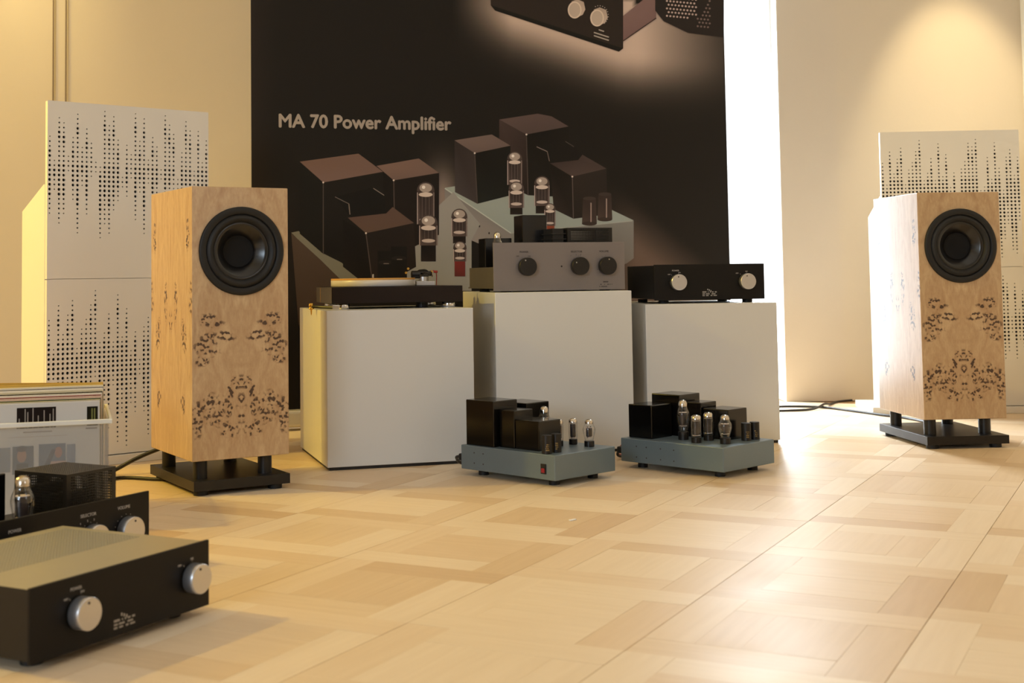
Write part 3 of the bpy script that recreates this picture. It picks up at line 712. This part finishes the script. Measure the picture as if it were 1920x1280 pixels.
# ------------------------------------------------------------------ knob amplifiers
def knob(t, x, z, r, m, dot=None, y=-.003, d=.020, inset=True):
    pr = [(0, -d), (r-.004, -d), (r-.0035, -d), (r-.0012, -d-.0002), (r, -d+.0012), (r, y+.003), (r*.9, y+.003)]
    k = obj('knob', lathe(bmesh.new(), [(a, b) for a, b in pr], 48, 'y', (x, y, z)), m, t, False)
    for p in k.data.polygons: p.use_smooth = abs(p.normal.y) < .5
    if dot is not None:
        bm = bmesh.new(); cyl(bm, .0024, -d-.0009, -d+.0002, (x+dot[0]*r*.72, y, z+dot[1]*r*.72), 'y', 10); obj('knob_pointer', bm, white_ink if m is black_sat else dark_ink, k)
    return k
def ticks(t, x, z, r, angs, m, ln=.005, w=.0010):
    bm = bmesh.new()
    for a in angs:
        c_, s_ = cos(radians(a)), sin(radians(a)); p, q = Vector((x+r*c_, -.0003, z+r*s_)), Vector((x+(r+ln)*c_, -.0003, z+(r+ln)*s_)); n = Vector((-s_, 0, c_))*w/2
        bm.faces.new([bm.verts.new(v) for v in (p+n, p-n, q-n, q+n)])
    obj('scale_marks', bm, m, t)
def small_print(t, x0, x1, z, hgt, m, seed, name='maker_print', fill=.8):
    rnd = random.Random(seed); bm = bmesh.new(); x = x0
    while x < x1:
        w = hgt*(.5+.3*rnd.random())
        if rnd.random() < fill:
            za, zb = z, z+hgt*.8
            bm.faces.new([bm.verts.new((a, -.0003, b)) for a, b in ((x, za), (min(x+w, x1), za), (min(x+w, x1), zb), (x, zb))])
        x += w+hgt*.14
    obj(name, bm, m, t)
def feet(t, pts, h, r=.019):
    for x, y in pts:
        bm = bmesh.new(); cyl(bm, r, 0, h, (x, y, 0), n=24, bev=.001); obj('foot', bm, black_rub, t)
def perf_top(name, parent, x0, x1, y0, y1, z, m, pitch, r, side=None):
    nx, ny = int((x1-x0)/pitch), int((y1-y0)/pitch); bm = bmesh.new()
    perf_cells(bm, x0+pitch/2, y0+pitch/2, {(i, j): r for i in range(nx) for j in range(ny)}, pitch, lambda u, v, d: (u, v, z-d), .001, 8)
    return obj(name, bm, m, parent), x0+nx*pitch, y0+ny*pitch

def two_knob(loc, rz, w, h, z0, label, m_top, group, perf, knob_x, logo_x):
    t = thing('phono_preamplifier', label, 'amplifier', loc, rz, group)
    box('front_panel', 0, w, 0, .006, z0, z0+h, black_face, t, .0006, 1)
    D = .376
    if perf:
        ztop = z0+h-.003
        box('case', .006, w-.006, .0065, D, z0+.006, ztop-.0035, black_rub, t, 0)
        bm = bmesh.new()   # folded top cover with a perforated field
        px0, px1, py0, py1 = .020, w-.020, .150, .350; pit = .0074
        nx, ny = int((px1-px0)/pit), int((py1-py0)/pit); px1 = px0+nx*pit; py1 = py0+ny*pit
        perf_cells(bm, px0+pit/2, py0+pit/2, {(i, j): .0027 for i in range(nx) for j in range(ny)}, pit, lambda u, v, d: (u, v, ztop-d), .001, 8)
        for (a, b, c_, d_) in ((.003, w-.003, .0065, py0), (.003, w-.003, py1, D+.001), (.003, px0, py0, py1), (px1, w-.003, py0, py1)):
            bm.faces.new([bm.verts.new(p) for p in ((a, c_, ztop), (b, c_, ztop), (b, d_, ztop), (a, d_, ztop))])
        for (xa, ya, xb, yb) in ((.003, .0065, .003, D+.001), (w-.003, D+.001, w-.003, .0065), (.003, D+.001, w-.003, D+.001)):
            bm.faces.new([bm.verts.new(p) for p in ((xa, ya, z0+.004), (xb, yb, z0+.004), (xb, yb, ztop), (xa, ya, ztop))])
        tc_ = obj('top_cover', bm, [m_top, black_sat], t)
        for p in tc_.data.polygons: p.material_index = 1 if abs(p.normal.z) < .5 and p.area > .001 else 0
    else:
        box('case', .004, w-.004, .0065, D, z0+.004, z0+h-.003, m_top, t, .001)
    r = .0272*h/.121; zk = z0+h*.5
    for i, x in enumerate(knob_x): knob(t, x, zk, r, alu, ((-.15, .95) if i == 0 else (-.25, .95)), d=.024)
    ls = h*.055
    text('lettering', 'POWER', ls*1.1, white_ink, t, (knob_x[0]-.006, -.0006, zk+r+.011), bold=.0001)
    text('lettering', 'OFF', ls*.8, white_ink, t, (knob_x[0]-r*1.05, -.0006, zk+r*.92), bold=.0001); text('lettering', 'ON', ls*.8, white_ink, t, (knob_x[0]+r*.3, -.0006, zk+r+.004), bold=.0001)
    text('lettering', 'MM', ls*.9, white_ink, t, (knob_x[1]-r*1.15, -.0006, zk+r*.95), bold=.0001); text('lettering', 'MC', ls*.9, white_ink, t, (knob_x[1]+r*.1, -.0006, zk+r+.005), bold=.0001)
    ticks(t, knob_x[0], zk, r*1.08, (128, 80), white_ink); ticks(t, knob_x[1], zk, r*1.08, (128, 85), white_ink)
    lw = h*.21; z1 = z0+h*.115
    bm = bmesh.new()   # emblem: three slanted strokes
    for k in range(3):
        a = logo_x-.009+k*.006; zz = z1+h*.155-k*.0025
        bm.faces.new([bm.verts.new((u, -.0004, v)) for u, v in ((a, zz), (a+.0032, zz-.0010), (a+.0044, zz+.0040), (a+.0010, zz+.005))])
    obj('emblem', bm, white_ink, t)
    small_print(t, logo_x-lw, logo_x-lw*.45, z1+h*.085, h*.042, white_ink, 1, fill=1); small_print(t, logo_x-lw*.4, logo_x+lw, z1+h*.085, h*.036, white_ink, 2, fill=.6)
    small_print(t, logo_x-lw, logo_x+lw, z1+h*.035, h*.034, white_ink, 3, fill=.7); small_print(t, logo_x-lw, logo_x+lw, z1-h*.012, h*.034, white_ink, 4, fill=.8)
    feet(t, ((.05, .05), (w-.05, .05), (.05, D-.05), (w-.05, D-.05)), z0)
    return t
sheen_top = mat('black_cover_painted_sheen', (176, 168, 142), .36, metal=.5, spec=.6, noise=.03)  # black cover coloured pale to stand for the wall's grazing reflection
two_knob((-.7233, 2.1326, 0), 1.0696, .4337, .1209, .015, 'low black amplifier with two silver knobs and sheen-painted perforated top in the left foreground', sheen_top, 'black two-knob amplifiers', True, (.104, .383), .211)
two_knob((.6507, 4.8719, ZR), .16, .428, .1322, .0125, 'black amplifier with two silver knobs on the right-hand white plinth', black_sat, 'black two-knob amplifiers', False, (.089, .356), .213)

def preamp(loc, rz, z0, w, h, face, body, knob_m, ink, label, led, layout):
    t = thing('valve_preamplifier', label, 'amplifier', loc, rz, 'three-knob valve preamplifiers')
    box('front_panel', 0, w, 0, .006, z0, z0+h, face, t, .0006, 1)
    D = .36; zc0, zc1 = z0+.012, z0+.086
    box('chassis', .012, w-.012, .0065, D, zc0, zc1, body, t, .0015)
    box('base_lip', .008, w-.008, .0065, D+.004, zc0-.003, zc0+.001, gold if False else body, t, 0)
    kx = (.245*w, .644*w, .856*w); zk = z0+h*.5; r = .0325*w/.5
    for x, dt in zip(kx, ((-.45, .95), (-.75, .55), (.1, 1))): knob(t, x, zk, r, knob_m, dt, d=.022)
    if led:
        bm = bmesh.new(); cyl(bm, .0032, -.001, .0002, (.512*w, 0, zk), 'y', 14); obj('indicator', bm, dark_base, t)
    for s, x in (('POWER', kx[0]), ('SELECTOR', kx[1]), ('VOLUME', kx[2])):
        text('lettering', s, .0095, ink, t, (x-.008, -.0006, zk+r+.017), bold=.0001)
    for s, x, dx in (('OFF', kx[0], -.028), ('ON', kx[0], .015), ('1', kx[1], -.026), ('2', kx[1], -.006), ('3', kx[1], .012)):
        text('lettering', s, .0062, ink, t, (x+dx-.004, -.0006, zk+r+.003+(.003 if abs(dx) < .014 else 0)), bold=.0001)
    ticks(t, kx[2], zk, r*1.1, range(-40, 225, 22), ink, .0018, .0016); ticks(t, kx[0], zk, r*1.06, (115, 65), ink, .003); ticks(t, kx[1], zk, r*1.06, (150, 120, 92, 62), ink, .003)
    lx = w*.85
    small_print(t, lx-.010, lx+.010, z0+h*.15, .006, ink, 11); small_print(t, lx-.025, lx+.025, z0+h*.1, .0042, ink, 12, fill=.6); small_print(t, lx-.025, lx+.025, z0+h*.055, .0045, ink, 13, fill=.7)
    feet(t, ((.06, .05), (w-.06, .05), (.06, D-.04), (w-.06, D-.04)), zc0, .02)
    for q in layout:
        if q[0] == 'box': transformer(t, q[1], q[2], q[3], q[4], zc1-.0005, q[5])
        elif q[0] == 'valve': valve(t, q[1], q[2], zc1-.0005, q[3], q[4], 'st')
        elif q[0] == 'cage':
            _, x0, x1, y0, y1, hh = q; zt = zc1+hh; pit = .0058; bm = bmesh.new()
            nx, ny, nz = round((x1-x0)/pit), round((y1-y0)/pit), int(hh/pit); x1 = x0+nx*pit; y1 = y0+ny*pit
            perf_cells(bm, x0+pit/2, y0+pit/2, {(i, j): (.0019 if 0 < i < nx-1 and 0 < j < ny-1 else 0) for i in range(nx) for j in range(ny)}, pit, lambda u, v, d: (u, v, zt-d), .001, 8)
            for (f, n) in ((lambda u, v, d: (u, y0+d, v), nx), (lambda u, v, d: (u, y1-d, v), nx)):
                perf_cells(bm, x0+pit/2, zt-pit/2-(nz-1)*pit, {(i, j): (.0019 if 1 < i < n-2 and j < nz-1 else 0) for i in range(n) for j in range(nz)}, pit, f, .001, 8)
            for (f, n) in ((lambda u, v, d: (x0+d, u, v), ny), (lambda u, v, d: (x1-d, u, v), ny)):
                perf_cells(bm, y0+pit/2, zt-pit/2-(nz-1)*pit, {(i, j): (.0019 if 1 < i < n-2 and j < nz-1 else 0) for i in range(n) for j in range(nz)}, pit, f, .001, 8)
            bmesh.ops.remove_doubles(bm, verts=bm.verts, dist=.00005)
            c_ = obj('perforated_cage', bm, black_sat, t)
            bm = bmesh.new()
            for k in range(3): bx(bm, x0+.02, x1-.02, y0+.02+k*.05, y0+.05+k*.05, zc1-.0005, zc1+hh*(.4+.15*k), .002, 1)
            obj('circuit_block', bm, dark_base, c_)
        elif q[0] == 'fins':
            _, x0, x1, y0, y1, hh = q; bm = bmesh.new()
            for k in range(7): zz = zc1+.004+k*(hh-.006)/7; bx(bm, x0, x1, y0, y1, zz, zz+.0035)
            bx(bm, x0+.008, x1-.008, y0+.008, y1-.008, zc1-.0005, zc1+hh)
            obj('heat_sink', bm, black_sat, t)
    return t
preamp((.0549, 4.6716, ZM), .28, .004, .5005, .1725, grey_face, grey_body, black_sat, dark_ink, 'grey valve preamplifier with three black knobs on the middle plinth', True,
       [('box', .045, .150, .255, .345, .111), ('valve', .052, .12, .130, .020), ('box', .165, .262, .170, .275, .194), ('fins', .240, .298, .06, .22, .139), ('cage', .300, .476, .05, .225, .141)])
a60 = radians(60.3)
preamp((-.743-.487*cos(a60), 2.974-.487*sin(a60), 0), a60, .004, .487, .152, black_face, black_sat, alu, white_ink, 'black valve preamplifier with silver knobs on the floor behind the foreground amplifier', False,
       [('box', .12, .29, .235, .335, .118), ('valve', .205, .085, .134, .0245), ('cage', .325, .470, .085, .245, .118), ('box', .03, .13, .08, .2, .10)])

# ------------------------------------------------------------------ turntable
rosewood = mat('dark_rosewood', (24, 12, 9), .34, spec=.3, noise=.35, nscale=6, brush=(1, 1, 14))
tt = thing('turntable', 'dark wood turntable with pale platter and tan mat on the left plinth', 'turntable', (-.497, 4.462, ZL), .262)
Z1, Z2 = .0195, .0755
bm = bmesh.new(); bx(bm, 0, .458, 0, .37, Z1, Z2, .002, 2); pl = obj('base', bm, rosewood, tt)
box('corner_strip', -.0006, .0004, .262, .272, Z1+.002, Z2-.002, gold, pl, 0)
bm = bmesh.new(); cyl(bm, .150, Z2+.001, Z2+.0226, (.178, .19, 0), n=96, bev=.001); p = obj('platter', bm, mat('pale_acrylic_platter', (214, 208, 202), .3, noise=.02), tt)
for f in p.data.polygons: f.use_smooth = abs(f.normal.z) < .5
bm = bmesh.new(); cyl(bm, .1495, Z2+.0225, Z2+.0290, (.178, .19, 0), n=96, bev=.001); obj('platter_mat', bm, cork, tt)
bm = bmesh.new(); cyl(bm, .003, Z2+.03, Z2+.043, (.178, .19, 0), n=14, bev=.001); obj('spindle', bm, chrome, tt)
bm = bmesh.new(); bx(bm, .335, .405, .19, .30, Z2, Z2+.016, .002, 2); cyl(bm, .018, Z2+.015, Z2+.034, (.375, .25, 0), n=28, bev=.001); ab = obj('tonearm_base', bm, alu, tt)
bm = bmesh.new(); bx(bm, .33, .405, .235, .265, Z2+.034, Z2+.052, .005, 2); cyl(bm, .014, 0, .03, (.33, .245, Z2+.04), 'x', 20); cyl(bm, .016, -.028, -.002, (.37, .28, Z2+.043), 'y', 24)
cyl(bm, .017, .0, .03, (.39, .295, Z2+.043), 'y', 28, .002)
ar = obj('tonearm', bm, black_gloss, tt)
bm = bmesh.new(); tube(bm, [(.372, .26, Z2+.046), (.368, .16, Z2+.043), (.352, .06, Z2+.041), (.330, .025, Z2+.039)], .0042, 12); bx(bm, .312, .338, -.0, .03, Z2+.032, Z2+.039, .002, 1); obj('arm_tube', bm, black_sat, ar)
bm = bmesh.new()
for q in ((.308, .24, .047), (.322, .27, .062), (.400, .25, .040), (.408, .262, .05)): cyl(bm, .0045, -.004, .006, (q[0], q[1], Z2+q[2]), 'y', 14)
tube(bm, [(.40, .25, Z2+.046), (.41, .26, Z2+.038), (.412, .27, Z2+.032)], .0018, 8)
obj('arm_fitting', bm, gold, ar)
bm = bmesh.new(); tube(bm, [(.415, .27, Z2+.055), (.425, .27, Z2+.05), (.43, .275, Z2+.035), (.43, .28, Z2)], .0016, 8); bx(bm, .418, .432, .262, .272, Z2+.045, Z2+.054, .002, 1); obj('arm_wire', bm, red_pl, ar)
for x, y, r in ((.045, .028, .020), (.415, .035, .022), (.045, .33, .02), (.415, .33, .022)):
    bm = bmesh.new(); cyl(bm, r, .0, Z1+.001, (x, y, 0), n=32, bev=.0015); lathe(bm, [(r+.0015, .006), (r+.0015, .009)], 32, 'z', (x, y, 0)); f_ = obj('foot', bm, chrome, tt)
    for g in f_.data.polygons: g.use_smooth = abs(g.normal.z) < .5
bm = bmesh.new(); cyl(bm, .022, .0, Z1, (.335, .10, 0), n=28, bev=.001); obj('motor_foot', bm, black_sat, tt)
bm = bmesh.new(); bx(bm, .0, .024, -.02, .0, .0, .016, .002, 2); lv = obj('levelling_arm', bm, chrome, tt)
bm = bmesh.new(); tube(bm, [(.004, -.01, .008), (-.03, .03, .009), (-.06, .053, .0115)], .0055, 10); obj('arm_rod', bm, black_sat, lv)
bm = bmesh.new(); lathe(bm, [(0, .022), (.007, .022), (.009, .016), (.009, .012), (.005, .009), (.010, .006), (.010, .003), (.003, 0), (.0018, -.015), (0, -.02)], 20, 'z', (-.062, .055, 0)); obj('spike', bm, gold, lv, True)

# ------------------------------------------------------------------ record crate and sleeves
crx, cry, cra = -.951-.36*cos(.3), 3.395-.36*sin(.3), .3
cr = thing('record_crate', 'clear plastic crate holding records, at the left edge behind the black preamplifier', 'crate', (crx, cry, 0), cra)
CW, CD, CH = .36, .42, .262
bm = bmesh.new(); bx(bm, .004, CW-.004, 0, .003, .004, CH); bx(bm, .004, CW-.004, CD-.003, CD, .004, CH); bx(bm, .001, .004, 0, CD, .004, CH); bx(bm, CW-.004, CW-.001, 0, CD, .004, CH); bx(bm, .001, CW-.001, 0, CD, 0, .004)
obj('bin', bm, crate_m, cr)
bm = bmesh.new(); bx(bm, -.008, CW+.008, -.010, .0, CH, CH+.012, .002, 1); bx(bm, -.008, CW+.008, CD, CD+.010, CH, CH+.012, .002, 1); bx(bm, -.008, .0, .0, CD, CH, CH+.012, .002, 1); bx(bm, CW, CW+.008, .0, CD, CH, CH+.012, .002, 1)
obj('rim', bm, crate_rim, cr)
def record(k, y, tilt, h, w, zb, face, edge, label, x0=.012, art=None, th=.005):
    bm = bmesh.new(); bx(bm, 0, w, 0, th, 0, h, .0008, 1)
    lay_ = bm.loops.layers.float_color.new('Col')
    for f in bm.faces:
        c = face if f.normal.y < -.9 else edge
        f.normal_update(); c = face if f.normal.y < -.9 else edge
        for l in f.loops: l[lay_] = srgb(*c)
    if art:
        for n_, (pts, c) in enumerate(art):
            f = bm.faces.new([bm.verts.new((a*w, -.0002-.00006*n_, b*h)) for a, b in pts])
            for l in f.loops: l[lay_] = srgb(*c)
    p = Vector((crx, cry, 0))+Matrix.Rotation(cra, 3, 'Z') @ Vector((x0, y, zb))
    o = obj('record_sleeve', bm, sleeve_m, None, loc=p, rot=(tilt, 0, cra)); return tag(o, label, 'record', 'records in the clear crate')
def rc(a, b, c, d): return [(a, b), (c, b), (c, d), (a, d)]
def ov(u, v, ru, rv, n=14): return [(u+ru*cos(2*pi*k/n), v+rv*sin(2*pi*k/n)) for k in range(n)]
art = [(rc(.36, .80, .66, .965), (26, 18, 16)), (rc(.90, .80, 1.0-.015, .955), (24, 22, 12))]
for k, (x, t_) in enumerate(((.375, .88), (.42, .955), (.44, .93), (.48, .96), (.52, .9), (.565, .94), (.61, .91), (.635, .95))): art.append((rc(x, .80, x+.008, t_), (150, 142, 134)))
for x in (.935, .955): art.append((rc(x, .81, x+.01, .94), (120, 122, 70)))
art += [(rc(.41, .765, .63, .775), (150, 138, 130)), (rc(.89, .775, .98, .785), (110, 96, 84)), (rc(.30, .73, .75, .735), (176, 168, 160)), (rc(.20, .46, .315, .655), (116, 120, 128)),
        (rc(.33, .44, .49, .66), (74, 78, 86)), (rc(.53, .44, .735, .67), (92, 98, 112)), (rc(.745, .44, .81, .66), (118, 124, 140)),
        (ov(.40, .585, .036, .055), (150, 106, 84)), (ov(.40, .64, .04, .025), (60, 48, 44)), (rc(.36, .44, .45, .525), (34, 30, 32)), (ov(.68, .60, .03, .045), (150, 100, 80)), (rc(.62, .44, .74, .53), (170, 136, 124)), ([(.56, .47), (.6, .47), (.66, .62), (.63, .63)], (60, 62, 72))]
record(0, .010, -.03, .315, .315, .0045, (196, 192, 188), (214, 206, 196), 'record sleeve with dark picture strip and photos, foremost in the clear crate', x0=.022, art=art)
spec_ = [((150, 150, 148), (206, 190, 140), 'second record sleeve from the front in the clear crate, edge cream'), ((60, 70, 50), (180, 170, 150), 'third record sleeve from the front in the clear crate'),
         ((190, 150, 140), (226, 212, 196), 'fourth record sleeve from the front in the clear crate'), ((120, 60, 58), (214, 180, 172), 'fifth record sleeve from the front in the clear crate, pinkish edge'),
         ((200, 196, 190), (230, 222, 205), 'sixth record sleeve from the front in the clear crate'), ((40, 36, 34), (190, 180, 160), 'seventh record sleeve from the front in the clear crate'),
         ((180, 170, 150), (228, 214, 170), 'eighth record sleeve from the front in the clear crate'), ((210, 205, 200), (236, 226, 205), 'ninth record sleeve from the front in the clear crate'),
         ((110, 110, 118), (216, 204, 184), 'tenth record sleeve from the front in the clear crate'), ((205, 198, 184), (238, 226, 190), 'rearmost white record sleeve before the yellow cards in the crate')]
for k, (f_, e_, lab) in enumerate(spec_): record(k+1, .036+.029*k, -.03-.002*k, .316+.0019*k, .315, .0045, f_, e_, lab, x0=.024+.0015*k+(k % 3)*.001, th=.009 if k % 2 else .007)
record(20, .338, -.05, .338, .315, .0045, (205, 168, 84), (196, 150, 60), 'yellow card divider behind the records, standing taller than them', x0=.038, th=.004)
o = record(21, .37, -.05, .335, .315, .014, (200, 160, 70), (188, 140, 50), 'rearmost yellow card sleeve in the clear crate, highest at left', x0=.012, th=.004); o.rotation_euler[1] = .03

# ------------------------------------------------------------------ cables, scraps, lamps
def cable(name, pts, label, r=.004, m=cable_m):
    bm = bmesh.new(); tube(bm, pts, r, 8); return tag(obj(name, bm, m, None, True), label, 'cable', 'black cables on the floor')
cable('speaker_cable', [(-.93, 4.27, .105), (-1.0, 4.31, .092), (-1.06, 4.31, .074), (-1.125, 4.30, .047), (-1.19, 4.28, .014), (-1.24, 4.2, .008), (-1.27, 4.05, .007)], 'thick black cable rising from floor to the back of the left loudspeaker', .0065)
cable('speaker_cable', [(-1.20, 3.98, .0065), (-1.17, 4.12, .0065), (-1.13, 4.195, .006), (-1.003, 4.15, .006), (-.93, 4.17, .006)], 'black cable lying on the floor beside the base of the left loudspeaker', .0055)
cable('mains_cable', [(1.20, 5.98, .006), (1.384, 6.115, .006), (1.56, 6.07, .006), (1.66, 5.88, .006), (1.735, 5.70, .006), (1.80, 5.56, .006), (1.84, 5.30, .006), (1.85, 5.05, .006)], 'black cable curving from the doorway to the right-hand loudspeaker', .0055)
cable('mains_cable', [(1.18, 5.90, .006), (1.352, 5.93, .006), (1.50, 5.98, .0065), (1.585, 6.09, .0175), (1.64, 6.2, .006), (1.70, 6.30, .006), (1.79, 6.37, .006)], 'black cable running along the doorway to the foot of the right wall', .0055)
cable('mains_cable', [(-.063, 4.248, .050), (-.078, 4.275, .044), (-.062, 4.33, .018), (.0, 4.40, .006), (.1, 4.45, .006), (.24, 4.47, .006)], 'black mains cable behind the left amplifier of the floor pair', .005)
cable('speaker_cable', [(.564, 4.449, .055), (.535, 4.485, .058), (.485, 4.49, .045), (.462, 4.48, .02), (.49, 4.52, .006), (.58, 4.58, .006)], 'black cable looping behind the right amplifier of the floor pair', .0045)
cable('speaker_cable', [(.586, 4.470, .055), (.56, 4.505, .066), (.50, 4.51, .062), (.472, 4.51, .03), (.48, 4.56, .006), (.56, 4.64, .006)], 'red cable looping behind the right amplifier of the floor pair', .004, red_pl)
bm = bmesh.new()
for p in ((0, 0), (.012, .004)):
    bx(bm, p[0]-.005, p[0]+.005, p[1]-.004, p[1]+.004, 0, .003, .001, 1)
tag(obj('paper_scrap', bm, paper_w, None, loc=(.228, 3.39, 0), rot=(0, 0, .5)), 'tiny white paper scrap on the parquet in front of the left floor amplifier', 'scrap')
def spot_fixture(loc, target, label):
    t = thing('ceiling_spotlight', label, 'lamp', loc, 0, 'ceiling spotlights')
    bm = bmesh.new(); cyl(bm, .045, ZC-loc[2]-.08, ZC-loc[2]-.001, (0, 0, 0), n=24); cyl(bm, .008, .05, ZC-loc[2]-.07, (0, 0, 0), n=10); obj('mount', bm, white_paint, t)
    h = lathe(bmesh.new(), [(.035, -.09), (.037, .02), (.03, .06), (0, .065)], 24, 'z'); o = obj('lamp_shade', h, white_paint, t, True)
    o.rotation_euler = (Vector(loc)-Vector(target)).to_track_quat('Z', 'Y').to_euler()
for l, tg, lab in (((-2.25, 5.5, 2.95), (-2.25, 6.4, 2.0), 'white ceiling spotlight over the left wall'), ((-3.2, 3.6, 3.0), (-1.6, 6.2, .7), 'white ceiling spotlight nearest the left corner'),
                   ((2.33, 5.7, 2.75), (2.34, 6.1, 1.82), 'white ceiling spotlight over the right acoustic panel')): spot_fixture(l, tg, lab)
